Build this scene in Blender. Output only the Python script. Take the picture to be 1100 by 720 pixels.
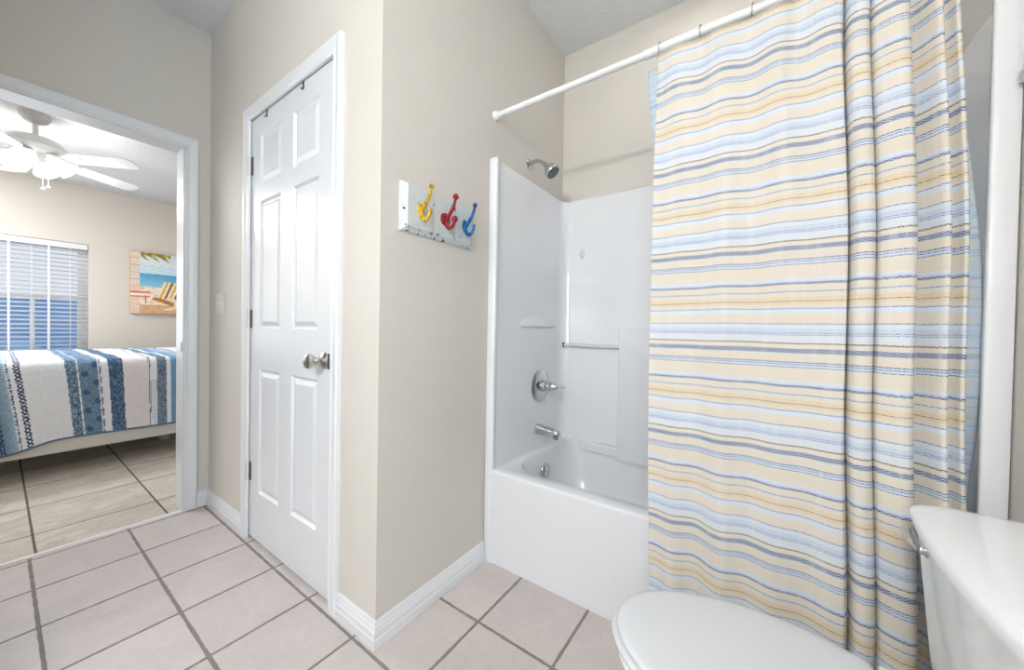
import bpy, bmesh, math, random
import numpy as np
from mathutils import Vector, Matrix
random.seed(7); rng = np.random.default_rng(7)
for o in list(bpy.data.objects): bpy.data.objects.remove(o)
SC = bpy.context.scene; COL = SC.collection

# ------------------------------------------------------------------ camera
F, PPY, YAW, PITCH, ROLL = 386.3033, 358.7295, 0.6083, -0.0130, 0.0170
CAM = Vector((1.0166, -0.7080, 1.0449))
fw = Vector((-math.sin(YAW)*math.cos(PITCH), math.cos(YAW)*math.cos(PITCH), math.sin(PITCH)))
rt = fw.cross(Vector((0, 0, 1))).normalized(); up = rt.cross(fw)
rt, up = math.cos(ROLL)*rt + math.sin(ROLL)*up, -math.sin(ROLL)*rt + math.cos(ROLL)*up
cd = bpy.data.cameras.new('camera'); cam = bpy.data.objects.new('camera', cd); COL.objects.link(cam)
cd.sensor_width = 36; cd.lens = F/1100*36; cd.shift_y = -(360-PPY)/1100; cd.clip_start = 0.02
M = Matrix((rt, up, -fw)).transposed().to_4x4(); M.translation = CAM; cam.matrix_world = M
SC.camera = cam

# ------------------------------------------------------------------ world, lights, exposure
w = bpy.data.worlds.new('world'); SC.world = w; w.use_nodes = True
w.node_tree.nodes['Background'].inputs[0].default_value = (0.86, 0.92, 1.0, 1)
w.node_tree.nodes['Background'].inputs[1].default_value = 0.7
SC.view_settings.view_transform = 'Standard'; SC.view_settings.look = 'None'
SC.view_settings.gamma = 1; SC.view_settings.use_curve_mapping = False
SC.view_settings.exposure = 0.36
VANITY_GLOW = 202.0     # emission of each vanity globe
SHOWER_W = 1.0          # unseen fill light added over the tub to brighten the shower, watts
FAN_GLOW = 1.0          # emission of the lit fan shades
FAN_W = 3.4            # bulbs of the fan light kit, watts each
BED_W = 40.0            # fill light added under the bedroom ceiling, out of view
DAY_W = 6.0             # daylight entering by the bedroom window
COOL_FILL_W = 13.0        # cool fill added behind the viewpoint, tints the doorway trim blue

def area_light(name, loc, rot, sx, sy, watts, col):
    l = bpy.data.lights.new(name, 'AREA'); l.shape = 'RECTANGLE'; l.size = sx; l.size_y = sy
    l.energy = watts; l.color = col
    o = bpy.data.objects.new(name, l); COL.objects.link(o); o.location = loc; o.rotation_euler = rot
    return o
area_light('shower_fill', (0.75, 0.92, 2.66), (0, 0, 0), 0.3, 0.3, SHOWER_W, (1, 1, 1))
area_light('bedroom_daylight', (-4.66, -0.73, 1.27), (0, -math.pi/2, 0), 1.1, 1.1, DAY_W, (0.85, 0.92, 1))
area_light('bedroom_fill', (-3.9, -1.6, 2.42), (0, 0, 0), 0.5, 0.5, BED_W, (1, 1, 1))
area_light('cool_side_fill', (1.44, -1.75, 1.5), (0, math.pi/2, 0), 0.8, 0.6, COOL_FILL_W, (0.46, 0.74, 1))

# ------------------------------------------------------------------ node and material helpers
def lin(c):
    def f(v):
        v /= 255.0
        return v/12.92 if v <= 0.04045 else ((v+0.055)/1.055)**2.4
    return tuple(f(v) for v in c) + (1.0,)
class NT:
    def __init__(s, name):
        s.m = bpy.data.materials.new(name); s.m.use_nodes = True; s.t = s.m.node_tree
        s.b = s.t.nodes['Principled BSDF']
    def n(s, ty, **k):
        nd = s.t.nodes.new(ty)
        for a, v in k.items(): setattr(nd, a, v)
        return nd
    def put(s, sock, v):
        if isinstance(v, bpy.types.NodeSocket): s.t.links.new(v, sock)
        else: sock.default_value = v
    def math(s, op, a, b=0.0, c=None):
        nd = s.n('ShaderNodeMath', operation=op); s.put(nd.inputs[0], a); s.put(nd.inputs[1], b)
        if c is not None: s.put(nd.inputs[2], c)
        return nd.outputs[0]
    def mix(s, f, a, b):
        nd = s.n('ShaderNodeMix', data_type='RGBA'); s.put(nd.inputs[0], f); s.put(nd.inputs[6], a); s.put(nd.inputs[7], b)
        return nd.outputs[2]
    def noise(s, vec, scale, detail=3, rough=0.5, dist=0.0):
        nd = s.n('ShaderNodeTexNoise'); s.put(nd.inputs['Vector'], vec)
        nd.inputs['Scale'].default_value = scale; nd.inputs['Detail'].default_value = detail
        nd.inputs['Roughness'].default_value = rough; nd.inputs['Distortion'].default_value = dist
        return nd.outputs[0]
    def obj(s): return s.n('ShaderNodeTexCoord').outputs['Object']
    def uv(s): return s.n('ShaderNodeTexCoord').outputs['UV']
    def map(s, vec, sc): 
        nd = s.n('ShaderNodeMapping'); s.put(nd.inputs[0], vec); nd.inputs['Scale'].default_value = sc; return nd.outputs[0]
    def sep(s, vec):
        nd = s.n('ShaderNodeSeparateXYZ'); s.put(nd.inputs[0], vec); return nd.outputs
    def ramp(s, f, stops, interp='LINEAR'):
        nd = s.n('ShaderNodeValToRGB'); r = nd.color_ramp; r.interpolation = interp
        while len(r.elements) < len(stops): r.elements.new(0.5)
        for e, (p, c) in zip(r.elements, sorted(stops, key=lambda q: q[0])): e.position = p; e.color = c if len(c) == 4 else tuple(c)+(1,)
        s.put(nd.inputs[0], f); return nd.outputs[0]
    def bump(s, h, strength=0.3, dist=0.002):
        nd = s.n('ShaderNodeBump'); nd.inputs['Strength'].default_value = strength; nd.inputs['Distance'].default_value = dist
        s.put(nd.inputs['Height'], h); s.t.links.new(nd.outputs[0], s.b.inputs['Normal'])
    def set(s, col=None, rough=None, metal=None, spec=None):
        if col is not None: s.put(s.b.inputs['Base Color'], col)
        if rough is not None: s.put(s.b.inputs['Roughness'], rough)
        if metal is not None: s.b.inputs['Metallic'].default_value = metal
        if spec is not None: s.b.inputs['Specular IOR Level'].default_value = spec
        return s
MAT = {}
def plain(name, rgb, rough=0.5, metal=0.0, var=0.03, scale=9, spec=0.5, bump=0.0, bscale=60):
    k = NT(name); c = lin(rgb); o = k.obj()
    d = tuple(v*(1-var*2) for v in c[:3]) + (1,)
    k.set(k.mix(k.noise(o, scale), c, d), rough, metal, spec)
    if bump: k.bump(k.noise(o, bscale, 4), bump, 0.002)
    MAT[name] = k.m; return k.m
plain('wall_paint', (221, 215, 206), 0.55, var=0.012, scale=2.5, bump=0.12, bscale=140, spec=0.35)
plain('bedroom_paint', (222, 216, 206), 0.6, var=0.012, scale=2.5, bump=0.1, bscale=140, spec=0.3)
plain('trim_paint', (238, 239, 241), 0.28, var=0.008, scale=5)
plain('door_paint', (234, 235, 238), 0.24, var=0.008, scale=3, bump=0.05, bscale=45)
plain('fiberglass', (238, 239, 242), 0.12, var=0.006, scale=3)
plain('porcelain', (243, 244, 246), 0.08, var=0.006, scale=3)
plain('plastic_white', (220, 221, 224), 0.22, var=0.006)
plain('rod_white', (244, 244, 244), 0.25, var=0.006)
plain('chrome', (200, 201, 204), 0.1, 1.0, var=0.02, scale=30)
plain('satin_nickel', (204, 201, 197), 0.3, 1.0, var=0.04, scale=30)
plain('dark_nickel', (96, 93, 90), 0.35, 1.0)
plain('dark_rubber', (62, 64, 68), 0.5)
plain('switch_plate', (233, 226, 216), 0.35, var=0.01)
plain('bed_white', (226, 224, 220), 0.4, var=0.02)
plain('under_mattress', (60, 58, 56), 0.8)
plain('blind_white', (230, 231, 234), 0.4, var=0.01)
plain('cord_white', (236, 236, 234), 0.7)
plain('fan_white', (236, 236, 236), 0.35, var=0.01)
plain('fan_grey', (208, 208, 208), 0.45, var=0.15, scale=40)
plain('vinyl_white', (240, 241, 243), 0.3, var=0.01)
plain('threshold', (240, 238, 235), 0.3, var=0.01)
plain('caulk', (120, 112, 104), 0.8)
for nm, c in (('yellow_enamel', (208, 170, 36)), ('red_enamel', (158, 26, 40)), ('blue_enamel', (24, 112, 172))):
    k = NT(nm); o = k.obj(); dk = tuple(v*0.18 for v in lin(c)[:3]) + (1,)
    m_ = k.ramp(k.noise(o, 90, 4, 0.6), [(0.40, (0.8, 0.8, 0.8, 1)), (0.52, (0, 0, 0, 1))])
    k.set(k.mix(m_, lin(c), dk), 0.3); MAT[nm] = k.m

def mk_ceiling(name, rgb):
    k = NT(name); o = k.obj(); h = k.noise(o, 42, 5, 0.62, 0.6)
    h2 = k.ramp(h, [(0.42, (0, 0, 0, 1)), (0.6, (1, 1, 1, 1))])
    k.set(lin(rgb), 0.9, spec=0.15); k.bump(h2, 0.55, 0.004); MAT[name] = k.m
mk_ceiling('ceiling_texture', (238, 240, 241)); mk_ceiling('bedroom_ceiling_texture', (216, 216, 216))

def mk_tile(name, x0, px, y0, py, gw, base, dark, grout, stretch, contrast, gnoise, rough, tint=0.06):
    k = NT(name); o = k.obj(); xyz = k.sep(o)
    wob = k.noise(o, 26, 3); wob = k.math('MULTIPLY', k.math('SUBTRACT', wob, 0.5), gnoise)
    def edge(c, c0, p):
        t = k.math('DIVIDE', k.math('SUBTRACT', c, c0), p); fr = k.math('FRACT', t)
        e = k.math('MULTIPLY', k.math('MINIMUM', fr, k.math('SUBTRACT', 1.0, fr)), p)
        return e, k.math('FLOOR', t)
    ex, ix = edge(xyz[0], x0, px); ey, iy = edge(xyz[1], y0, py)
    e = k.math('ADD', k.math('MINIMUM', ex, ey), wob)
    mr = k.n('ShaderNodeMapRange'); mr.interpolation_type = 'SMOOTHSTEP'
    k.put(mr.inputs[0], e); mr.inputs[1].default_value = gw*0.5-0.0012; mr.inputs[2].default_value = gw*0.5+0.0018
    mask = mr.outputs[0]
    cb = k.n('ShaderNodeCombineXYZ'); k.put(cb.inputs[0], ix); k.put(cb.inputs[1], iy)
    wn = k.n('ShaderNodeTexWhiteNoise'); k.put(wn.inputs[0], cb.outputs[0])
    off = k.n('ShaderNodeVectorMath', operation='MULTIPLY_ADD'); k.put(off.inputs[0], wn.outputs[1]); off.inputs[1].default_value = (7, 7, 7); k.put(off.inputs[2], o)
    v = k.map(off.outputs[0], stretch)
    n1 = k.noise(v, 5, 6, 0.6, 0.8); n2 = k.noise(v, 60, 3, 0.6)
    mo = k.math('ADD', k.math('MULTIPLY', n1, 0.62), k.math('MULTIPLY', n2, 0.38))
    col = k.ramp(mo, [(0.5-contrast, lin(dark)), (0.5+contrast, lin(base))])
    br = k.math('ADD', 1.0-tint, k.math('MULTIPLY', wn.outputs[0], tint*2))
    hsv = k.n('ShaderNodeHueSaturation'); k.put(hsv.inputs['Color'], col); k.put(hsv.inputs['Value'], br)
    gcol = k.mix(k.noise(o, 40, 2), lin(grout), tuple(q*0.75 for q in lin(grout)[:3])+(1,))
    k.set(k.mix(mask, gcol, hsv.outputs[0]), k.math('SUBTRACT', 0.85, k.math('MULTIPLY', mask, 0.85-rough)), spec=0.4)
    k.bump(k.math('ADD', mask, k.math('MULTIPLY', n2, 0.12)), 0.6, 0.003); MAT[name] = k.m
mk_tile('bath_tile', 0.207, 0.298, -0.026, 0.2995, 0.0095, (217, 207, 203), (196, 186, 182), (148, 139, 133), (1, 1, 1), 0.26, 0.006, 0.42, 0.03)
mk_tile('bedroom_tile', -1.885, 0.436, -0.606, 0.437, 0.008, (236, 229, 219), (172, 161, 148), (112, 102, 92), (2.6, 1.3, 1), 0.22, 0.002, 0.4, 0.05)

# distressed white boards of the hook rack
k = NT('distressed_board'); o = k.obj()
n = k.noise(o, 55, 4, 0.55); xyz_ = k.sep(o)
def near(c, v, wd):
    return k.math('LESS_THAN', k.math('ABSOLUTE', k.math('SUBTRACT', c, v)), wd)
nr = k.math('MAXIMUM', k.math('MAXIMUM', near(xyz_[1], 0.2065, 0.004), near(xyz_[1], 0.3165, 0.004)), k.math('MAXIMUM', near(xyz_[2], 1.391, 0.005), near(xyz_[2], 1.376, 0.003)))
n = k.math('SUBTRACT', n, k.math('MULTIPLY', nr, 0.075))
ch = k.ramp(n, [(0.315, (1, 1, 1, 1)), (0.335, (0, 0, 0, 1))])
xx = k.sep(o); ez = k.math('MINIMUM', k.math('SUBTRACT', xx[2], 1.372), k.math('SUBTRACT', 1.545, xx[2]))
edge = k.math('LESS_THAN', k.math('ADD', ez, k.math('MULTIPLY', k.math('SUBTRACT', n, 0.5), 0.05)), 0.0045)
fl = k.math('MAXIMUM', ch, k.math('MULTIPLY', edge, 0.0))
k.set(k.mix(fl, k.mix(k.noise(o, 18), lin((226, 231, 231)), lin((206, 212, 212))), lin((52, 54, 54))), 0.5); k.bump(k.noise(o, 120), 0.15, 0.001)
MAT['distressed_board'] = k.m

# shower head face
k = NT('spray_face'); o = k.obj(); vo = k.n('ShaderNodeTexVoronoi'); k.put(vo.inputs['Vector'], o); vo.inputs['Scale'].default_value = 140
k.set(k.ramp(vo.outputs[0], [(0.25, lin((150, 154, 160))), (0.4, lin((66, 70, 76)))]), 0.45); MAT['spray_face'] = k.m

# woven curtain stripes: v runs in metres of height, u in metres across
PERIOD, BROWN_Z = 0.276, 1.298
def stripes(k, vv):
    fr = k.math('FRACT', k.math('DIVIDE', k.math('SUBTRACT', BROWN_Z + 40*PERIOD, vv), PERIOD))
    cream, cream2, gold, lt, vlt, blue, navy, brown = [lin(c) for c in ((238, 227, 206), (239, 227, 210), (236, 212, 166), (206, 223, 244), (228, 238, 249), (132, 155, 202), (84, 101, 146), (132, 104, 80))]
    S = [(0, brown), (.014, cream), (.050, lt), (.056, navy), (.098, lt), (.106, cream), (.186, navy), (.197, lt), (.208, navy), (.216, lt), (.236, navy), (.246, cream),
         (.372, vlt), (.392, lt), (.412, navy), (.436, cream), (.498, blue), (.508, cream), (.552, gold), (.590, brown), (.600, gold), (.628, cream), (.664, blue), (.674, vlt), (.715, cream2)]
    T = [(0, cream2), (.80, cream2), (.812, blue), (.822, vlt), (.862, lt), (.900, blue), (.908, lt), (.920, blue), (.928, vlt), (.985, vlt)]
    a = k.ramp(fr, S, 'CONSTANT'); b = k.ramp(fr, T, 'CONSTANT')
    return k.mix(k.math('GREATER_THAN', fr, 0.74), a, b)
k = NT('curtain_fabric'); uv = k.sep(k.uv())
wobv = k.math('ADD', uv[1], k.math('MULTIPLY', k.math('SUBTRACT', k.noise(k.uv(), 7, 2), 0.5), 0.006))
# herringbone: zigzag threads
zz = k.math('MULTIPLY', k.math('ABSOLUTE', k.math('SUBTRACT', k.math('FRACT', k.math('MULTIPLY', uv[0], 72)), 0.5)), 0.0120)
th = k.math('FRACT', k.math('MULTIPLY', k.math('ADD', uv[1], zz), 165))
thr = k.math('GREATER_THAN', th, 0.52)
base = stripes(k, wobv)
slub = k.noise(k.map(k.uv(), (55, 3, 1)), 1, 3, 0.6)
base = k.mix(k.math('MULTIPLY', k.math('GREATER_THAN', slub, 0.56), 0.22), base, lin((250, 248, 244)))
k.set(k.mix(k.math('MULTIPLY', thr, 0.78), base, lin((248, 247, 245))), 0.85, spec=0.1)
k.b.inputs['Subsurface Weight'].default_value = 0.0
wv = k.math('ADD', th, k.noise(k.map(k.uv(), (300, 300, 1)), 1, 2)); k.bump(wv, 0.25, 0.001)
MAT['curtain_fabric'] = k.m
def cloth_trans(name, k, colsock, tr):
    t = k.n('ShaderNodeBsdfTranslucent'); k.put(t.inputs[0], colsock)
    mx = k.n('ShaderNodeMixShader'); mx.inputs[0].default_value = tr
    k.t.links.new(k.b.outputs[0], mx.inputs[1]); k.t.links.new(t.outputs[0], mx.inputs[2])
    k.t.links.new(mx.outputs[0], k.t.nodes['Material Output'].inputs[0])
cloth_trans('curtain_fabric', k, base, 0.16)
k = NT('liner_fabric'); uv = k.sep(k.uv())
c_ = k.mix(0.25, lin((216, 233, 247)), stripes(k, uv[1])); k.set(c_, 0.55, spec=0.3); cloth_trans('l', k, c_, 0.2); MAT['liner_fabric'] = k.m

def vcol(name, rough=0.8, bump=0.0, bscale=60):
    k = NT(name); a = k.n('ShaderNodeVertexColor', layer_name='print'); k.set(a.outputs[0], rough, spec=0.2)
    if bump: k.bump(k.noise(k.obj(), bscale, 3), bump, 0.004)
    MAT[name] = k.m
vcol('quilt_print', 0.85, 0.5, 55); vcol('canvas_print', 0.6)

k = NT('lit_glass'); k.set(lin((226, 222, 214)), 0.4); k.b.inputs['Emission Color'].default_value = (1, 1, 1, 1); k.b.inputs['Emission Strength'].default_value = FAN_GLOW; MAT['lit_glass'] = k.m
k = NT('vanity_glass'); k.set(lin((255, 250, 240)), 0.4); k.b.inputs['Emission Color'].default_value = (1, 1, 1, 1); k.b.inputs['Emission Strength'].default_value = VANITY_GLOW; MAT['vanity_glass'] = k.m
k = NT('frosted_glass'); k.set(lin((240, 240, 238)), 0.35); k.b.inputs['Transmission Weight'].default_value = 0.3; MAT['frosted_glass'] = k.m
k = NT('window_glass'); tr = k.n('ShaderNodeBsdfTransparent'); gl = k.n('ShaderNodeBsdfGlossy'); gl.inputs['Roughness'].default_value = 0.02
mx = k.n('ShaderNodeMixShader'); mx.inputs[0].default_value = 0.05; k.t.links.new(tr.outputs[0], mx.inputs[1]); k.t.links.new(gl.outputs[0], mx.inputs[2]); k.t.links.new(mx.outputs[0], k.t.nodes['Material Output'].inputs[0]); MAT['window_glass'] = k.m
k = NT('outdoor_blue'); z = k.sep(k.obj())[2]
k.set(k.mix(k.noise(k.map(k.obj(), (1, 1, 6)), 1.6, 4), lin((58, 128, 204)), lin((146, 192, 228))), 0.6); MAT['outdoor_blue'] = k.m

# ------------------------------------------------------------------ mesh helpers
def bm_new(): return bmesh.new()
def add_box(bm, x0, x1, y0, y1, z0, z1, bev=0.0, seg=2):
    t = bmesh.new(); bmesh.ops.create_cube(t, size=1)
    for v in t.verts: v.co = Vector(((x0+x1)/2+v.co.x*(x1-x0), (y0+y1)/2+v.co.y*(y1-y0), (z0+z1)/2+v.co.z*(z1-z0)))
    if bev: bmesh.ops.bevel(t, geom=t.edges[:], offset=bev, segments=seg, profile=0.5, affect='EDGES')
    merge(bm, t); return bm
def merge(bm, t, mat=None):
    mp = {}
    for v in t.verts: mp[v] = bm.verts.new(mat @ v.co if mat else v.co)
    for f in t.faces:
        try: bm.faces.new([mp[v] for v in f.verts])
        except ValueError: pass
    t.free()
def frame_for(d):
    d = d.normalized(); a = Vector((0, 0, 1)) if abs(d.z) < 0.9 else Vector((1, 0, 0))
    x = d.cross(a).normalized(); return x, d.cross(x).normalized()
def add_tube(bm, pts, rad, n=12, cap=True, flat=1.0):
    pts = [Vector(p) for p in pts]; rs = rad if isinstance(rad, (list, tuple)) else [rad]*len(pts); rings = []; px = None
    for i, p in enumerate(pts):
        d = (pts[min(i+1, len(pts)-1)]-pts[max(i-1, 0)])
        if px is None: px, py = frame_for(d)
        else:
            d.normalize(); px = (px - d*px.dot(d)).normalized(); py = d.cross(px)
        rings.append([bm.verts.new(p + (px*math.cos(2*math.pi*j/n)+py*flat*math.sin(2*math.pi*j/n))*rs[i]) for j in range(n)])
    for a, b in zip(rings, rings[1:]):
        for j in range(n): bm.faces.new((a[j], a[(j+1) % n], b[(j+1) % n], b[j]))
    if cap: bm.faces.new(rings[0][::-1]); bm.faces.new(rings[-1])
    return bm
def add_ball(bm, c, r, seg=14, sc=(1, 1, 1)):
    t = bmesh.new(); bmesh.ops.create_uvsphere(t, u_segments=seg, v_segments=seg//2+2, radius=r)
    for v in t.verts: v.co = Vector((v.co.x*sc[0], v.co.y*sc[1], v.co.z*sc[2])) + Vector(c)
    merge(bm, t)
def add_lathe(bm, prof, origin, axis=(0, 0, 1), n=28, cap=True):
    """prof: (radius, distance along axis)."""
    ax = Vector(axis).normalized(); x, y = frame_for(ax); O = Vector(origin); rings = []
    for r, h in prof:
        rings.append([bm.verts.new(O+ax*h+(x*math.cos(2*math.pi*j/n)+y*math.sin(2*math.pi*j/n))*max(r, 1e-4)) for j in range(n)])
    for a, b in zip(rings, rings[1:]):
        for j in range(n): bm.faces.new((a[j], a[(j+1) % n], b[(j+1) % n], b[j]))
    if cap: bm.faces.new(rings[0][::-1]); bm.faces.new(rings[-1])
    return bm
def loft(bm, rings, cap0=True, cap1=True):
    R = [[bm.verts.new(p) for p in r] for r in rings]; n = len(R[0])
    for a, b in zip(R, R[1:]):
        for j in range(n): bm.faces.new((a[j], a[(j+1) % n], b[(j+1) % n], b[j]))
    if cap0: bm.faces.new(R[0][::-1])
    if cap1: bm.faces.new(R[-1])
def sweep(bm, sections):
    """sections: list of closed point lists; capped prism through them."""
    loft(bm, sections)
def catmull(pts, n=6):
    P = [Vector(p) for p in pts]; out = []
    for i in range(len(P)-1):
        a, b, c, d = P[max(i-1, 0)], P[i], P[i+1], P[min(i+2, len(P)-1)]
        for j in range(n):
            t = j/n
            out.append(0.5*((2*b)+(c-a)*t+(2*a-5*b+4*c-d)*t*t+(3*b-a-3*c+d)*t**3))
    out.append(P[-1]); return out
def obj(name, bm, mat, parent=None, smooth=False, auto=None):
    bmesh.ops.recalc_face_normals(bm, faces=bm.faces)
    me = bpy.data.meshes.new(name); bm.to_mesh(me); bm.free(); me.materials.append(MAT[mat])
    if smooth:
        for p in me.polygons: p.use_smooth = True
        if auto is not None:
            try: me.set_sharp_from_angle(angle=math.radians(auto))
            except Exception: pass
    o = bpy.data.objects.new(name, me); COL.objects.link(o)
    if parent:
        o.parent = parent
        o.matrix_parent_inverse = Matrix.Translation(parent.location).inverted() if parent.type == 'EMPTY' else Matrix.Identity(4)
    return o
def tag(o, label, cat, group=None):
    o['label'] = label; o['category'] = cat
    if group: o['group'] = group
    return o
def thing(name, label, cat, loc=(0, 0, 0), group=None):
    o = bpy.data.objects.new(name, None); COL.objects.link(o); o.location = loc; o.empty_display_size = 0.05
    return tag(o, label, cat, group)
def struct(name, bm, mat, parent=None, **kw):
    o = obj(name, bm, mat, parent, **kw)
    if parent is None: o['kind'] = 'structure'
    return o

# ------------------------------------------------------------------ room shell
W, LP, YB, XR, H = 1.612, 0.551, 1.264, 1.467, 2.70
YF = -2.20; T = 0.118; XB = -4.737; HB = 2.44
BY0, BY1 = -2.3, 1.3
b = bm_new(); add_box(b, -W-0.012, XR, YF, YB, -0.1, 0); struct('floor', b, 'bath_tile')
b = bm_new(); add_box(b, XB, -W-0.012, BY0, BY1, -0.1, 0.0); struct('floor_bedroom', b, 'bedroom_tile')
b = bm_new(); add_box(b, -W-T, XR+T, YF-T, YB+T, H, H+0.1); struct('ceiling', b, 'ceiling_texture')
b = bm_new(); add_box(b, XB-0.1, -W-T, BY0-T, BY1+T, HB, HB+0.1); struct('ceiling_bedroom', b, 'bedroom_ceiling_texture')
# closet wall with the closed door's opening
DX0, DX1, DZ = -1.046, -0.280, 2.034
b = bm_new()
add_box(b, -W, DX0, 0, T, 0, H); add_box(b, DX1, 0, 0, T, 0, H); add_box(b, DX0, DX1, 0, T, DZ, H)
struct('wall_closet', b, 'wall_paint')
b = bm_new(); add_box(b, -T, 0, T, YB, 0, H); struct('wall_partition', b, 'wall_paint')
b = bm_new(); add_box(b, -T, XR+T, YB, YB+T, 0, H); struct('wall_back', b, 'wall_paint')
b = bm_new(); add_box(b, XR, XR+T, YF, YB, 0, H); struct('wall_right', b, 'wall_paint')
b = bm_new(); add_box(b, -W-T, XR+T, YF-T, YF, 0, H); struct('wall_front', b, 'wall_paint')
b = bm_new(); add_box(b, -0.36, -0.24, YF, -1.08, 0, H); struct('wall_shade_stub', b, 'wall_paint')  # unseen stub added to keep direct light off the doorway wall
OY0, OY1, OZ = -0.94, -0.102, 2.028
b = bm_new()
add_box(b, -W-T, -W, OY1, T, 0, H); add_box(b, -W-T, -W, YF, OY0, 0, H); add_box(b, -W-T, -W, OY0, OY1, OZ, H)
struct('wall_left', b, 'wall_paint')
# bedroom walls
b = bm_new(); add_box(b, -W-T, -W, T, BY1, 0, HB); add_box(b, -W-T, -W, BY0, YF-T, 0, HB); struct('wall_bedroom_near', b, 'bedroom_paint')
b = bm_new(); add_box(b, XB, -W-T, BY1, BY1+T, 0, HB); struct('wall_bedroom_right', b, 'bedroom_paint')
b = bm_new(); add_box(b, XB, -W-T, BY0-T, BY0, 0, HB); struct('wall_bedroom_left', b, 'bedroom_paint')
WY0, WY1, WZ0, WZ1 = -1.31, -0.156, 0.70, 1.846
b = bm_new()
add_box(b, XB-0.14, XB, WY1, BY1, 0, HB); add_box(b, XB-0.14, XB, BY0, WY0, 0, HB)
add_box(b, XB-0.14, XB, WY0, WY1, 0, WZ0); add_box(b, XB-0.14, XB, WY0, WY1, WZ1, HB)
struct('wall_bedroom_far', b, 'bedroom_paint')

# casings: mitred sweep of a colonial profile (w = outward from opening, d = proud of wall)
PROF = [(0, 0), (0, 0.009), (0.004, 0.012), (0.012, 0.0125), (0.016, 0.010), (0.022, 0.0115), (0.034, 0.0155), (0.044, 0.0175), (0.052, 0.0175), (0.057, 0.014), (0.057, 0)]
def casing(bm, a0, a1, zt, place):
    """place(along, depth, z) -> point"""
    secs = [[], [], [], []]
    for wv, d in PROF:
        secs[0].append(place(a0-wv, d, 0)); secs[1].append(place(a0-wv, d, zt+wv))
        secs[2].append(place(a1+wv, d, zt+wv)); secs[3].append(place(a1+wv, d, 0))
    sweep(bm, secs)
b = bm_new(); casing(b, OY0, OY1-0.010, OZ-0.012, lambda a, d, z: (-W+d, a, z))
tr1 = struct('trim_1', b, 'trim_paint')
b = bm_new()
add_box(b, -W-T-0.002, -W+0.004, OY1-0.016, OY1, 0, OZ); add_box(b, -W-T-0.002, -W+0.004, OY0, OY0+0.016, 0, OZ); add_box(b, -W-T-0.002, -W+0.004, OY0, OY1, OZ-0.016, OZ)
obj('door_jamb', b, 'trim_paint', tr1)
b = bm_new(); add_box(b, -W-0.046, -W-0.014, OY1-0.0185, OY1-0.015, 0.885, 0.945, 0.001); add_box(b, -W-0.014, -W-0.008, OY1-0.022, OY1-0.015, 0.895, 0.935, 0.001)
so = obj('strike_plate', b, 'satin_nickel', tr1); so['label'] = 'small metal strike plate on the doorway jamb'
b = bm_new(); casing(b, -1.0345, -0.2790, 2.030, lambda a, d, z: (a, -d, z))
tr2 = struct('trim_2', b, 'trim_paint')
b = bm_new(); secs = []
for yy in (OY0+0.016, OY1-0.016):
    secs.append([(-W-0.024, yy, 0), (-W-0.020, yy, 0.005), (-W+0.004, yy, 0.005), (-W+0.010, yy, 0.0)])
sweep(b, secs); struct('trim_3', b, 'threshold')

# baseboards
BP = [(0, 0), (0.0135, 0), (0.0135, 0.030), (0.0115, 0.033), (0.0115, 0.052), (0.009, 0.058), (0.0085, 0.066), (0.006, 0.072), (0.0055, 0.079), (0.003, 0.085), (0, 0.085)]
def base(name, fn):
    b = bm_new(); sweep(b, [[fn(d, z, 0) for d, z in BP], [fn(d, z, 1) for d, z in BP]]); struct(name, b, 'trim_paint')
base('baseboard_closet', lambda d, z, e: ((-W+d, -d, z) if e == 0 else (-1.0915, -d, z)))
base('baseboard_corner', lambda d, z, e: ((-0.2220, -d, z) if e == 0 else (d, -d, z)))
base('baseboard_partition', lambda d, z, e: ((d, -d, z) if e == 0 else (d, LP-0.001, z)))
base('baseboard_left', lambda d, z, e: ((-W+d, OY1+0.0475, z) if e == 0 else (-W+d, -d, z)))
base('baseboard_right', lambda d, z, e: ((XR-d, YF, z) if e == 0 else (XR-d, LP-0.002, z)))
base('baseboard_bedroom', lambda d, z, e: ((XB+d, BY0, z) if e == 0 else (XB+d, BY1, z)))

# ------------------------------------------------------------------ six panel closet door
def panel_slab(bm, x0, x1, z0, z1, yf, th, cols, rows):
    xs = sorted({x0, x1, *[c for p in cols for c in p]}); zs = sorted({z0, z1, *[r for p in rows for r in p]})
    g = [[bm.verts.new((x, yf, z)) for z in zs] for x in xs]; pf = []
    for i in range(len(xs)-1):
        for j in range(len(zs)-1):
            f = bm.faces.new((g[i][j], g[i+1][j], g[i+1][j+1], g[i][j+1]))
            if any(abs(xs[i]-c[0]) < 1e-6 for c in cols) and any(abs(zs[j]-r[0]) < 1e-6 for r in rows): pf.append(f)
    bmesh.ops.recalc_face_normals(bm, faces=bm.faces)
    if bm.faces[0].normal.y > 0: bmesh.ops.reverse_faces(bm, faces=bm.faces[:])
    for th_, de in ((0.004, -0.003), (0.009, -0.006), (0.009, 0.0), (0.022, 0.006), (0.004, 0.001)):
        bmesh.ops.inset_individual(bm, faces=pf, thickness=th_, depth=de)
    # edges and back
    e = bm_new(); add_box(e, x0, x1, yf+0.0005, yf+th, z0, z1)
    back = [f for f in e.faces]
    fr = min(back, key=lambda f: f.calc_center_median().y); e.faces.remove(fr)
    merge(bm, e)
    bmesh.ops.remove_doubles(bm, verts=bm.verts, dist=0.0006)
SX0, SX1 = -1.0425, -0.2835
b = bm_new(); panel_slab(b, SX0, SX1, 0.014, 2.030, 0.004, 0.034, [(-0.935, -0.722), (-0.610, -0.397)], [(0.245, 0.836), (1.028, 1.626), (1.704, 1.938)])
dr = struct('door_1', b, 'door_paint')
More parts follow.
